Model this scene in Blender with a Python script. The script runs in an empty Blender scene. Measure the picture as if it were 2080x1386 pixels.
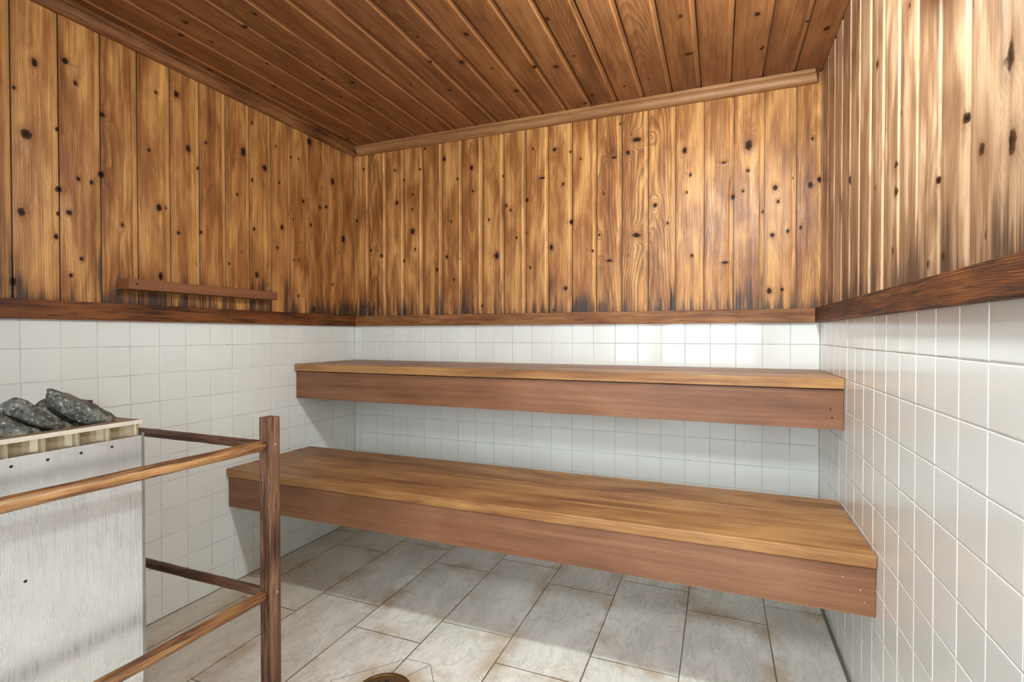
import bpy, bmesh, math, random
import numpy as np
from mathutils import Vector, Matrix, noise as mnoise
rng = random.Random(7)
scn = bpy.context.scene
COL = scn.collection
W = 2.4735        # room width (x), back wall at y=0, floor z=0
HC = 2.265        # ceiling height
YF = -2.62        # front wall

# knots seen in the boards: wall coordinate, height, size class
KN_LEFT=[(-1.575,2.024,2),(-1.598,1.784,3),(-1.613,1.531,2),(-1.629,1.919,1),(-1.49,2.071,2),(-1.461,2.009,1),(-1.514,1.831,1),(-1.513,1.63,2),(-1.483,1.557,2),(-1.455,1.68,1),(-1.415,1.679,1),(-1.514,1.547,1),(-1.52,1.469,1),(-1.377,1.933,2),(-1.382,1.716,2),(-1.315,1.548,1),(-1.448,1.404,1),(-1.481,1.342,1),(-1.636,1.306,2),(-1.187,2.097,1),(-1.215,1.86,1),(-1.178,1.645,2),(-1.149,1.649,1),(-1.173,1.372,2),(-1.104,2.124,2),(-1.055,1.918,2),(-1.1,1.558,1),(-0.975,1.971,1),(-1.0,1.579,1),(-1.01,1.851,1),(-0.785,1.994,3),(-0.82,1.787,1),(-0.736,2.148,1),(-0.736,1.875,1),(-0.865,1.461,1),(-0.735,2.148,1),(-0.663,1.956,3),(-0.735,1.876,1),(-0.727,1.644,1),(-0.713,1.427,2),(-0.594,2.085,1),(-0.587,1.576,1),(-0.558,1.685,2),(-0.496,2.061,1),(-0.446,2.067,1),(-0.575,1.908,1),(-0.413,1.852,2),(-0.482,1.74,1),(-0.48,1.531,1),(-0.446,1.533,1),(-0.363,2.185,3),(-0.358,1.737,2),(-0.289,1.847,2),(-0.238,1.862,2),(-0.186,2.019,3),(-0.265,1.961,1),(-0.098,1.704,3),(-0.134,1.618,1),(-0.19,1.427,1),(-0.34,1.278,2),(-0.451,1.343,1)]
KN_BACK=[(0.021,1.83,2),(0.073,2.136,1),(0.069,1.304,1),(0.296,2.104,1),(0.31,1.912,2),(0.358,2.04,1),(0.201,1.608,2),(0.125,1.645,1),(0.356,1.569,1),(0.418,1.736,3),(0.419,1.95,1),(0.416,1.865,1),(0.434,1.631,1),(0.467,2.091,1),(0.502,2.203,1),(0.58,1.506,2),(0.627,2.129,2),(0.712,2.007,1),(0.672,1.772,1),(0.644,1.576,2),(0.687,1.446,1),(0.799,2.058,2),(0.806,1.929,1),(0.903,1.763,1),(0.95,1.565,3),(1.006,1.83,1),(1.031,1.804,1),(1.065,1.654,1),(1.124,1.848,2),(1.121,1.677,1),(1.159,2.114,1),(1.143,1.491,1),(1.276,2.094,2),(1.322,1.911,1),(1.365,1.715,2),(1.26,1.591,2),(1.336,1.375,2),(1.36,2.072,1),(1.414,2.028,1),(0.989,1.993,1),(1.511,1.637,1),(1.534,1.84,1),(1.613,2.176,1),(1.651,2.029,2),(1.781,1.759,2),(1.839,1.668,1),(1.915,2.004,2),(1.925,1.807,1),(0.861,1.295,1),(1.272,1.264,1),(1.476,1.56,1),(1.692,2.086,6),(1.584,2.013,5),(1.56,1.505,5),(1.693,1.622,6),(1.207,1.955,5),(2.189,1.991,3),(2.125,1.766,2),(2.167,1.786,1),(2.187,1.877,1),(2.297,1.788,2),(2.309,1.726,1),(2.287,1.579,2),(2.276,1.331,2),(2.327,1.337,1),(2.434,1.786,2),(2.468,1.804,2),(2.398,1.605,1),(2.348,1.591,1),(1.925,1.806,1),(1.95,1.508,1),(1.941,1.887,1),(2.248,1.687,1),(2.441,1.984,1),(2.087,1.925,5),(2.093,1.468,5)]
KN_RIGHT=[(-0.848,1.886,2),(-0.525,1.655,2),(-1.016,1.557,2),(-1.017,1.49,2),(-1.051,1.672,1),(-1.162,1.736,1),(-1.278,1.446,1),(-1.403,1.521,2),(-1.466,1.445,2),(-1.548,1.559,3),(-1.556,1.425,3),(-1.311,1.289,2),(-0.835,1.549,1),(-1.103,1.897,1),(-0.997,1.348,1),(-1.233,1.283,1)]
KN_CEIL=[(0.187,-1.215,2),(0.278,-1.263,2),(0.25,-1.139,1),(0.049,-0.995,2),(0.453,-1.163,2),(0.549,-1.204,2),(0.321,-0.94,1),(0.193,-0.783,2),(0.441,-0.754,1),(0.544,-0.677,2),(0.401,-0.585,1),(0.608,-0.876,1),(0.355,-0.478,1),(0.435,-0.413,1),(0.322,-0.162,1),(0.599,-0.386,1),(0.389,-0.18,1),(0.956,-0.699,2),(1.006,-0.872,1),(0.774,-0.566,1),(0.914,-0.455,2),(1.077,-0.65,2),(1.184,-0.819,2),(0.987,-0.406,1),(1.173,-0.557,1),(0.648,-0.222,1),(1.195,-0.332,2),(0.075,-0.148,2),(1.495,-0.794,2),(1.342,-0.496,2),(1.429,-0.469,2),(1.511,-0.16,2),(1.458,-0.086,2),(1.937,-0.632,1),(2.19,-0.541,2),(2.222,-0.295,2),(2.433,-0.351,2),(2.359,-0.422,1),(1.666,-0.188,1),(1.193,-0.323,1),(1.521,-0.522,1),(1.95,-0.363,6),(1.777,-0.214,1)]
LAMP, HALL, FILL, EXPO = 430.0, 38.0, 5.6, 0.52
# ------------------------------------------------------------------ node helper
class NT:
    def __init__(s, name):
        s.m = bpy.data.materials.new(name); s.m.use_nodes = True
        s.t = s.m.node_tree; s.t.nodes.clear()
        s.out = s.t.nodes.new('ShaderNodeOutputMaterial')
        s.bsdf = s.t.nodes.new('ShaderNodeBsdfPrincipled')
        s.t.links.new(s.bsdf.outputs[0], s.out.inputs[0])
    def n(s, typ, **kw):
        nd = s.t.nodes.new(typ)
        for k, v in kw.items(): setattr(nd, k, v)
        return nd
    def put(s, sock, v):
        if isinstance(v, bpy.types.NodeSocket): s.t.links.new(v, sock)
        elif v is not None: sock.default_value = v
    def mth(s, op, a, b=None, c=None, clamp=False):
        nd = s.n('ShaderNodeMath', operation=op, use_clamp=clamp)
        s.put(nd.inputs[0], a)
        if b is not None: s.put(nd.inputs[1], b)
        if c is not None: s.put(nd.inputs[2], c)
        return nd.outputs[0]
    def add(s, a, b): return s.mth('ADD', a, b)
    def sub(s, a, b): return s.mth('SUBTRACT', a, b)
    def mul(s, a, b): return s.mth('MULTIPLY', a, b)
    def mad(s, a, b, c): return s.mth('MULTIPLY_ADD', a, b, c)
    def ramp(s, x, x0, x1, y0=0.0, y1=1.0, smooth=True):
        nd = s.n('ShaderNodeMapRange', interpolation_type='SMOOTHSTEP' if smooth else 'LINEAR')
        s.put(nd.inputs[0], x)
        for i, v in enumerate((x0, x1, y0, y1)): s.put(nd.inputs[i+1], v)
        return nd.outputs[0]
    def vec(s, x, y, z):
        nd = s.n('ShaderNodeCombineXYZ')
        s.put(nd.inputs[0], x); s.put(nd.inputs[1], y); s.put(nd.inputs[2], z)
        return nd.outputs[0]
    def sep(s, v):
        nd = s.n('ShaderNodeSeparateXYZ'); s.put(nd.inputs[0], v); return nd.outputs
    def noise(s, v, scale=1.0, detail=3.0, rough=0.5, dist=0.0, col=False):
        nd = s.n('ShaderNodeTexNoise'); s.put(nd.inputs['Vector'], v)
        nd.inputs['Scale'].default_value = scale; nd.inputs['Detail'].default_value = detail
        nd.inputs['Roughness'].default_value = rough; nd.inputs['Distortion'].default_value = dist
        return nd.outputs['Color' if col else 'Fac']
    def white(s, v):
        nd = s.n('ShaderNodeTexWhiteNoise', noise_dimensions='3D'); s.put(nd.inputs['Vector'], v); return nd.outputs['Value']
    def mix(s, f, a, b, mode='MIX'):
        nd = s.n('ShaderNodeMix', data_type='RGBA', blend_type=mode)
        s.put(nd.inputs[0], f)
        s.put(nd.inputs[6], a if isinstance(a, bpy.types.NodeSocket) else (*a, 1))
        s.put(nd.inputs[7], b if isinstance(b, bpy.types.NodeSocket) else (*b, 1))
        return nd.outputs[2]
    def attr(s, name):
        return s.n('ShaderNodeAttribute', attribute_name=name).outputs['Vector']
    def bump(s, h, strength=0.3, dist=0.002):
        nd = s.n('ShaderNodeBump'); nd.inputs['Strength'].default_value = strength
        nd.inputs['Distance'].default_value = dist; s.put(nd.inputs['Height'], h); return nd.outputs[0]

def wood(name, light, mid, dark, rings=150.0, ringamt=0.45, rough=(0.42, 0.62), stain=0.0,
         blotch=0.5, fiber=0.35, bump=0.35, tint=0.35, weather=0.0, spec=0.4, knots=0.0, bandscale=1.0, edge=0.0, worn=0.0, pins=0.0):
    k = NT(name)
    wc = k.attr('wc'); bd = k.attr('bd'); kv = k.attr('kv')
    a, b, c = k.sep(wc)[:3]
    seed = k.sep(bd)[0]
    so = k.vec(k.mul(seed, 13.7), k.mul(seed, 7.3), k.mul(seed, 29.1))
    r1 = k.white(k.vec(seed, 1.0, 0.0)); r2 = k.white(k.vec(seed, 2.0, 0.0)); r3 = k.white(k.vec(seed, 3.0, 0.0)); r4 = k.white(k.vec(seed, 4.0, 0.0))
    def coords(sx, sz):
        nd = k.n('ShaderNodeVectorMath', operation='MULTIPLY_ADD')
        k.put(nd.inputs[0], wc); nd.inputs[1].default_value = (sx, sx, sz); k.put(nd.inputs[2], so); return nd.outputs[0]
    # knots
    kx, kz, kr = k.sep(kv)[:3]
    wob = k.noise(coords(60, 60), 1.0, 2.0)
    kd = k.mth('SQRT', k.add(k.mul(kx, kx), k.mul(kz, kz)))
    kd = k.mad(k.sub(wob, 0.5), 0.9, kd)
    has = k.mth('GREATER_THAN', kr, 0.0001)
    kmask = k.mul(k.ramp(kd, 1.15, 0.75), has)
    kcore = k.mul(k.ramp(kd, 0.8, 0.2), has)
    khalo = k.mul(k.ramp(kd, 2.6, 1.0), has)
    kdef = k.mul(k.mul(k.mth('EXPONENT', k.mul(k.mul(kd, kd), -0.16)), kr), has)
    # growth rings
    lowz = k.noise(coords(5, 1.6), 1.0, 2.0)
    midz = k.noise(coords(22, 5.0), 1.0, 2.0)
    a0 = k.mad(k.sub(r1, 0.5), 0.11, k.mul(k.sub(lowz, 0.5), 0.03))
    bb = k.add(k.add(k.mad(r2, 0.045, 0.012), k.mul(k.mul(k.sub(r3, 0.5), 0.10), c)), k.add(b, k.mul(k.sub(lowz, 0.5), 0.05)))
    da = k.sub(a, a0)
    r = k.mth('SQRT', k.add(k.mul(da, da), k.mul(bb, bb)))
    r = k.add(r, k.mul(k.sub(midz, 0.5), 0.006))
    r = k.add(r, k.mul(kdef, -2.2))
    ph = k.mth('FRACT', k.mul(r, rings))
    ring = k.mul(k.ramp(ph, 0.15, 0.85), k.ramp(ph, 1.0, 0.86))
    # fibres and streaks
    fib = k.noise(coords(420, 9), 1.0, 3.0, 0.6)
    streak = k.noise(coords(55, 1.5), 1.0, 3.0, 0.55)
    blot = k.noise(coords(13 * bandscale, 3.4 * bandscale), 1.0, 3.0, 0.55, 0.4)
    t = k.add(k.mul(k.sub(streak, 0.5), 1.1), k.mul(k.sub(blot, 0.5), blotch * 3.0))
    t = k.add(t, k.mul(k.sub(fib, 0.5), fiber * 1.6))
    fib2 = k.noise(coords(170, 5), 1.0, 2.0, 0.6)
    t = k.add(t, k.mul(k.sub(fib2, 0.5), fiber * 1.4))
    t = k.add(t, k.mul(k.sub(r4, 0.5), tint))
    t = k.add(t, 0.5)
    lm = k.mix(k.ramp(t, 0.02, 0.62, smooth=False), light, mid)
    col = k.mix(k.ramp(t, 0.62, 1.35, smooth=False), lm, dark)
    rc = k.mul(k.mul(ring, ringamt), k.mad(k.mul(r3, r3), 0.85, 0.38))
    dk = tuple(x * 0.55 for x in dark)
    col = k.mix(rc, col, dark)
    col = k.mix(k.mul(khalo, 0.55), col, tuple(q * 0.5 + p * 0.5 for p, q in zip(mid, dark)))
    if knots > 0:      # small scattered pin knots
        vo = k.n('ShaderNodeTexVoronoi', feature='F1'); k.put(vo.inputs['Vector'], coords(11, 7)); vo.inputs['Scale'].default_value = 1.0
        pk = k.mul(k.ramp(k.mad(k.sub(wob, 0.5), 0.05, vo.outputs['Distance']), 0.07, 0.04), knots)
        col = k.mix(pk, col, dk)
    if worn > 0:       # lighter tint along the rounded edge of each board
        wk = k.mul(k.ramp(b, -0.0004, -0.0016), k.ramp(b, -0.0049, -0.0038))
        wn2 = k.noise(coords(20, 4), 1.0, 3.0, 0.6)
        col = k.mix(k.mul(k.mul(wk, k.ramp(wn2, 0.3, 0.55)), worn), col, tuple(min(1, q * 1.15) for q in light))
    if pins > 0:       # resin pockets and pin knots
        vo = k.n('ShaderNodeTexVoronoi', feature='F1'); k.put(vo.inputs['Vector'], coords(17, 8)); vo.inputs['Scale'].default_value = 1.0
        sel = k.mth('GREATER_THAN', k.sep(vo.outputs['Color'])[0], 0.62)
        pk = k.mul(k.mul(k.ramp(k.mad(k.sub(wob, 0.5), 0.09, vo.outputs['Distance']), 0.075, 0.045), sel), pins)
        col = k.mix(pk, col, (0.07, 0.03, 0.014))
    if edge > 0:       # old finish collected along the joints
        en = k.noise(coords(30, 3.5), 1.0, 3.0, 0.6)
        em = k.mul(k.ramp(k.mad(k.sub(en, 0.5), 0.03, k.mth('ABSOLUTE', a)), 0.044, 0.063), edge)
        col = k.mix(em, col, dark)
    if stain > 0:      # water and heat stains climbing from the lower ends of the boards
        sn = k.noise(coords(42, 1.6), 1.0, 4.0, 0.70)
        sb = k.noise(coords(6, 3.5), 1.0, 2.0)
        hh = k.add(c, k.add(k.mul(k.sub(sn, 0.5), -0.75), k.mul(k.sub(sb, 0.5), -0.55)))
        sm = k.ramp(hh, 1.335, 1.17)
        col = k.mix(k.mul(sm, stain), col, (0.050, 0.028, 0.022))
    if weather > 0:
        wn = k.noise(coords(105, 6), 1.0, 4.0, 0.7)
        wm = k.ramp(wn, 0.50, 0.63)
        col = k.mix(k.mul(wm, weather), col, dk)
    col = k.mix(k.mul(kmask, 0.96), col, (0.062, 0.024, 0.010))
    col = k.mix(k.mul(kcore, 0.9), col, (0.012, 0.006, 0.004))
    k.put(k.bsdf.inputs['Base Color'], col)
    k.put(k.bsdf.inputs['Roughness'], k.ramp(k.add(k.mul(streak, 0.5), k.mul(fib, 0.5)), 0.3, 0.7, rough[0], rough[1], False))
    k.put(k.bsdf.inputs['Specular IOR Level'], k.mul(k.sub(1.0, k.mul(kmask, 0.75)), spec))
    h = k.add(k.mul(fib, 0.35), k.mul(streak, 0.9))
    h = k.sub(k.add(h, k.mul(khalo, 0.5)), k.mul(kmask, 0.25))
    h = k.add(h, k.mul(blot, 0.9))
    h = k.sub(h, k.mul(ring, 0.25 * ringamt))
    k.put(k.bsdf.inputs['Normal'], k.bump(h, bump, 0.0035))
    return k.m

def plain(name, col, rough=0.5, metal=0.0, spec=0.5, nscale=0, namt=0.1, bump=0.0):
    k = NT(name)
    k.bsdf.inputs['Roughness'].default_value = rough; k.bsdf.inputs['Metallic'].default_value = metal
    k.bsdf.inputs['Specular IOR Level'].default_value = spec
    if nscale:
        tc = k.n('ShaderNodeTexCoord').outputs['Object']
        nz = k.noise(tc, nscale, 4.0, 0.6)
        k.put(k.bsdf.inputs['Base Color'], k.mix(nz, tuple(c * (1 - namt) for c in col), tuple(min(1, c * (1 + namt)) for c in col)))
        if bump: k.put(k.bsdf.inputs['Normal'], k.bump(nz, bump, 0.003))
    else:
        k.put(k.bsdf.inputs['Base Color'], (*col, 1))
    return k.m

M = {}
M['wall_wood'] = wood('pine_panelling', (0.76, 0.39, 0.132), (0.37, 0.142, 0.038), (0.09, 0.026, 0.007), rings=140, ringamt=0.55, stain=0.95, blotch=0.72, fiber=0.5, bump=0.45, rough=(0.32, 0.52), edge=0.35, worn=0.55, pins=0.9, tint=0.16)
M['right_wood'] = wood('greyish_pine_panelling', (0.58, 0.375, 0.225), (0.28, 0.15, 0.078), (0.085, 0.034, 0.016), rings=140, ringamt=0.45, stain=0.85, blotch=0.95, fiber=0.5, bump=0.45, rough=(0.30, 0.48), edge=0.35, worn=0.6, pins=0.9, tint=0.16)  # greyer, less saturated pine for the right wall boards
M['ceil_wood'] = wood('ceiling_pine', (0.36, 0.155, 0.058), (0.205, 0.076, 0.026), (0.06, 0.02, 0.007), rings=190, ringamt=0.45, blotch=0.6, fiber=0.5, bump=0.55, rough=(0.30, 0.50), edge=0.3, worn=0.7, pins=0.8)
M['trim_wood'] = wood('weathered_trim_wood', (0.25, 0.082, 0.017), (0.12, 0.033, 0.007), (0.024, 0.007, 0.002), rings=230, ringamt=0.6, blotch=1.0, fiber=0.7, bump=0.8, weather=0.85, rough=(0.45, 0.65))
M['band_pale'] = wood('pale_band_wood', (0.38, 0.165, 0.058), (0.24, 0.09, 0.027), (0.06, 0.019, 0.007), rings=230, ringamt=0.5, blotch=0.8, fiber=0.6, bump=0.5, weather=0.55, rough=(0.45, 0.65))
M['mould_wood'] = wood('moulding_wood', (0.5, 0.265, 0.115), (0.31, 0.14, 0.052), (0.12, 0.045, 0.016), rings=260, ringamt=0.3, blotch=0.35, fiber=0.4, bump=0.25, weather=0.15)
M['bench_top'] = wood('bench_seat_wood', (0.46, 0.24, 0.088), (0.29, 0.126, 0.042), (0.105, 0.04, 0.014), rings=170, ringamt=0.28, blotch=0.95, fiber=0.4, bump=0.12, rough=(0.34, 0.50), weather=0.12, bandscale=0.7)
M['bench_face'] = wood('bench_fascia_wood', (0.335, 0.158, 0.08), (0.235, 0.1, 0.048), (0.11, 0.044, 0.021), rings=110, ringamt=0.14, blotch=0.62, fiber=0.3, bump=0.08, rough=(0.38, 0.52), bandscale=0.6)
M['rail_wood'] = wood('worn_rail_wood', (0.52, 0.27, 0.105), (0.23, 0.095, 0.034), (0.06, 0.023, 0.01), rings=260, ringamt=0.4, blotch=1.0, fiber=0.9, bump=0.6, weather=0.8, rough=(0.34, 0.52))
M['post_wood'] = wood('dark_post_wood', (0.28, 0.14, 0.08), (0.13, 0.057, 0.031), (0.034, 0.015, 0.008), rings=260, ringamt=0.3, blotch=1.1, fiber=0.9, bump=0.6, weather=0.75, rough=(0.36, 0.55))
M['shelf_wood'] = wood('ledge_wood', (0.27, 0.108, 0.045), (0.205, 0.077, 0.03), (0.12, 0.043, 0.018), rings=150, ringamt=0.12, blotch=0.25, fiber=0.4, bump=0.1, rough=(0.45, 0.6))

# glazed wall tile
k = NT('white_glazed_tile')
bd = k.attr('bd'); sd = k.sep(bd)[0]
rr = k.white(k.vec(sd, 5.0, 1.0))
tc = k.n('ShaderNodeTexCoord').outputs['Object']
nz = k.noise(tc, 6.0, 3.0)
cc = k.mix(rr, (0.77, 0.78, 0.75), (0.82, 0.83, 0.80))
cc = k.mix(k.ramp(nz, 0.35, 0.75, 0.0, 0.25), cc, (0.75, 0.76, 0.72))
k.put(k.bsdf.inputs['Base Color'], cc)
k.bsdf.inputs['Roughness'].default_value = 0.10
k.bsdf.inputs['Specular IOR Level'].default_value = 0.5
k.put(k.bsdf.inputs['Normal'], k.bump(k.noise(tc, 9.0, 1.0), 0.12, 0.004))
M['tile'] = k.m
# grout
k = NT('tile_grout')
tc = k.n('ShaderNodeTexCoord').outputs['Object']
g1 = k.noise(tc, 5.0, 3.0, 0.7); g2 = k.noise(tc, 60.0, 2.0)
cc = k.mix(k.ramp(g1, 0.35, 0.72), (0.68, 0.68, 0.65), (0.45, 0.44, 0.41))
cc = k.mix(k.ramp(g2, 0.62, 0.75), cc, (0.18, 0.17, 0.14))
k.put(k.bsdf.inputs['Base Color'], cc); k.bsdf.inputs['Roughness'].default_value = 0.7
M['grout'] = k.m
M['grout_lit'] = plain('lit_grout', (0.80, 0.80, 0.77), 0.6, nscale=8, namt=0.15)  # right wall grout, painted paler as if lit by the grazing lamp

# floor: 0.30 x 0.61 marble-look tiles laid in stepped columns
k = NT('marble_floor_tile')
tc = k.n('ShaderNodeTexCoord').outputs['Object']
x, y, z = k.sep(tc)[:3]
gx = k.mth('DIVIDE', k.sub(x, 0.1575), 0.2988)
colid = k.mth('FLOOR', gx); fx = k.mth('FRACT', gx)
par = k.mth('MODULO', k.add(colid, 20.0), 2.0)      # 0 even
yo = k.mad(par, -0.157, -0.332) if False else k.add(-0.332, k.mul(par, 0.157))
gy = k.mth('DIVIDE', k.sub(y, yo), 0.608)
rowid = k.mth('FLOOR', gy); fy = k.mth('FRACT', gy)
dx = k.mul(k.mth('MINIMUM', fx, k.sub(1.0, fx)), 0.2988)
dy = k.mul(k.mth('MINIMUM', fy, k.sub(1.0, fy)), 0.608)
dj = k.mth('MINIMUM', dx, dy)
def seg(ax, ay, bx, by):
    L2 = (bx-ax)**2 + (by-ay)**2
    px = k.sub(x, ax); py = k.sub(y, ay)
    h = k.mth('DIVIDE', k.add(k.mul(px, bx-ax), k.mul(py, by-ay)), L2, clamp=True)
    qx = k.sub(px, k.mul(h, bx-ax)); qy = k.sub(py, k.mul(h, by-ay))
    return k.mth('SQRT', k.add(k.mul(qx, qx), k.mul(qy, qy)))
segs = [(0.892,-1.224,1.060,-1.035),(1.060,-1.035,1.152,-1.033),(1.152,-1.033,1.268,-1.186),(1.152,-1.033,1.10,-1.13),(0.892,-1.224,0.97,-1.38),(1.268,-1.186,1.20,-1.38)]
ds = None
for s4 in segs:
    d = seg(*s4); ds = d if ds is None else k.mth('MINIMUM', ds, d)
edge = k.mth('MINIMUM', k.sub(W, x), x)
wet = k.noise(tc, 3.2, 3.0, 0.6)
gw = k.ramp(wet, 0.3, 0.7, 0.0014, 0.0026)
groutm = k.ramp(k.sub(dj, gw), 0.0009, -0.0003)
cutm = k.ramp(ds, 0.0018, 0.0009)
tid = k.vec(colid, rowid, 3.0)
tr = k.white(tid)
tv = k.n('ShaderNodeVectorMath', operation='MULTIPLY_ADD'); k.put(tv.inputs[0], tc); tv.inputs[1].default_value = (6.5, 2.4, 1)
k.put(tv.inputs[2], k.vec(k.mul(tr, 37.0), k.mul(tr, 19.0), 0.0))
v1 = k.noise(tv.outputs[0], 1.0, 5.0, 0.6, 0.9)
v2 = k.noise(tv.outputs[0], 2.6, 5.0, 0.62, 1.4)
vein = k.ramp(k.mth('ABSOLUTE', k.sub(v2, 0.5)), 0.035, 0.0)
cc = k.mix(k.ramp(v1, 0.30, 0.72), (0.90, 0.86, 0.79), (0.70, 0.66, 0.60))
cc = k.mix(k.mul(vein, 0.32), cc, (0.33, 0.30, 0.27))
cc = k.mix(k.mul(k.sub(tr, 0.3), 0.35), cc, (0.80, 0.77, 0.71))
# yellow-brown mineral stains bleeding from the joints and along the walls
st = k.noise(tc, 4.3, 4.0, 0.62)
dj2 = k.mth('MINIMUM', dj, ds)
bleed = k.mul(k.ramp(dj2, 0.085, 0.0), k.ramp(st, 0.46, 0.62))
cc = k.mix(k.mul(bleed, 0.62), cc, (0.47, 0.30, 0.13))
cc = k.mix(k.mul(k.ramp(x, 0.75, 0.05), 0.42), cc, (0.52, 0.41, 0.25))
drn = k.mth('SQRT', k.add(k.mth('POWER', k.sub(x, 1.08), 2.0), k.mth('POWER', k.sub(y, -1.205), 2.0)))
cc = k.mix(k.mul(k.ramp(drn, 0.17, 0.085), 0.45), cc, (0.38, 0.24, 0.10))
dirt = k.ramp(k.noise(tc, 7.0, 4.0, 0.7), 0.60, 0.78)
cc = k.mix(k.mul(dirt, 0.32), cc, (0.28, 0.225, 0.155))
sp = k.ramp(k.noise(tc, 55.0, 1.0), 0.80, 0.84)
cc = k.mix(k.mul(sp, 0.8), cc, (0.07, 0.06, 0.05))
cc = k.mix(k.mul(cutm, 0.85), cc, (0.13, 0.095, 0.06))
cc = k.mix(k.mul(groutm, 0.92), cc, k.mix(wet, (0.12, 0.065, 0.028), (0.20, 0.14, 0.08)))
cc = k.mix(k.mul(k.ramp(k.sub(W, x), 0.013, 0.010), 0.9), cc, (0.13, 0.125, 0.11))
cc = k.mix(k.mul(k.ramp(x, 0.006, 0.003), 0.9), cc, (0.07, 0.06, 0.04))
k.put(k.bsdf.inputs['Base Color'], cc)
k.put(k.bsdf.inputs['Roughness'], k.ramp(v1, 0.3, 0.7, 0.38, 0.55, False))
hh = k.sub(k.mul(v1, 0.25), k.mth('MAXIMUM', groutm, k.mul(cutm, 0.6)))
k.put(k.bsdf.inputs['Normal'], k.bump(hh, 0.5, 0.0015))
M['floor'] = k.m

# brushed, lime-streaked aluminium
k = NT('streaked_aluminium')
tc = k.n('ShaderNodeTexCoord').outputs['Object']
sv = k.n('ShaderNodeVectorMath', operation='MULTIPLY'); k.put(sv.inputs[0], tc); sv.inputs[1].default_value = (260, 260, 8)
s1 = k.noise(sv.outputs[0], 1.0, 4.0, 0.65)
s2 = k.noise(tc, 7.0, 4.0, 0.6)
px, py, pz = k.sep(tc)[:3]
low = k.ramp(k.add(pz, k.mul(k.sub(s2, 0.5), 0.12)), 0.82, 0.74)
m1 = k.mul(k.ramp(s1, 0.30, 0.70), k.mad(low, 0.7, 0.3))
cc = k.mix(k.ramp(s2, 0.3, 0.7), (0.74, 0.74, 0.75), (0.62, 0.62, 0.62))
cc = k.mix(k.mul(m1, 0.36), cc, (0.76, 0.755, 0.74))
cc = k.mix(k.mul(k.mul(k.ramp(s1, 0.50, 0.34), low), 0.10), cc, (0.50, 0.49, 0.47))
k.put(k.bsdf.inputs['Base Color'], cc)
k.put(k.bsdf.inputs['Metallic'], k.sub(0.62, k.mul(m1, 0.10)))
k.put(k.bsdf.inputs['Roughness'], k.add(0.22, k.mul(m1, 0.18)))
k.put(k.bsdf.inputs['Normal'], k.bump(s1, 0.04, 0.001))
M['alu'] = k.m
M['steel_dark'] = plain('dull_steel_edge', (0.34, 0.34, 0.33), 0.42, 0.8, nscale=30, namt=0.25)
M['liner'] = plain('cream_enamelled_steel', (0.48, 0.39, 0.26), 0.24, 0.6, nscale=18, namt=0.22)
M['rim'] = plain('pale_enamelled_rim', (0.68, 0.60, 0.50), 0.42, 0.15, nscale=25, namt=0.18)
M['rim_brown'] = plain('heat_browned_steel', (0.30, 0.21, 0.13), 0.5, 0.3, nscale=25, namt=0.3)
M['black'] = plain('sooty_black', (0.012, 0.011, 0.010), 0.8)
M['screw'] = plain('zinc_screw', (0.38, 0.37, 0.38), 0.3, 0.9)
M['brass'] = plain('tarnished_brass', (0.20, 0.10, 0.03), 0.38, 0.7, nscale=35, namt=0.45)
M['brass_dark'] = plain('rusty_drain_bowl', (0.13, 0.065, 0.022), 0.6, 0.2, nscale=40, namt=0.5)
M['plaster'] = plain('white_plaster', (0.80, 0.81, 0.82), 0.8, nscale=6, namt=0.04)
M['hall_floor'] = plain('grey_hall_floor', (0.50, 0.50, 0.50), 0.4, nscale=6, namt=0.1)
M['ceramic'] = plain('white_ceramic', (0.75, 0.74, 0.72), 0.3)

k = NT('grey_sauna_stone')
tc = k.n('ShaderNodeTexCoord').outputs['Object']
n1 = k.noise(tc, 26.0, 5.0, 0.7); n2 = k.noise(tc, 120.0, 3.0, 0.7); n3 = k.noise(tc, 9.0, 2.0)
cc = k.mix(k.ramp(n1, 0.35, 0.68), (0.050, 0.050, 0.045), (0.20, 0.195, 0.17))
cc = k.mix(k.ramp(n2, 0.55, 0.68), cc, (0.42, 0.40, 0.33))
cc = k.mix(k.mul(k.ramp(n3, 0.52, 0.68), 0.5), cc, (0.27, 0.21, 0.15))
cc = k.mix(k.ramp(n2, 0.44, 0.34), cc, (0.018, 0.018, 0.016))
k.put(k.bsdf.inputs['Base Color'], cc); k.bsdf.inputs['Roughness'].default_value = 0.75
k.put(k.bsdf.inputs['Normal'], k.bump(k.add(n1, k.mul(n2, 0.6)), 0.9, 0.006))
M['stone'] = k.m

def emit(name, col, st):
    m = bpy.data.materials.new(name); m.use_nodes = True; t = m.node_tree; t.nodes.clear()
    o = t.nodes.new('ShaderNodeOutputMaterial'); e = t.nodes.new('ShaderNodeEmission')
    e.inputs[0].default_value = (*col, 1); e.inputs[1].default_value = st; t.links.new(e.outputs[0], o.inputs[0]); return m

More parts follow.
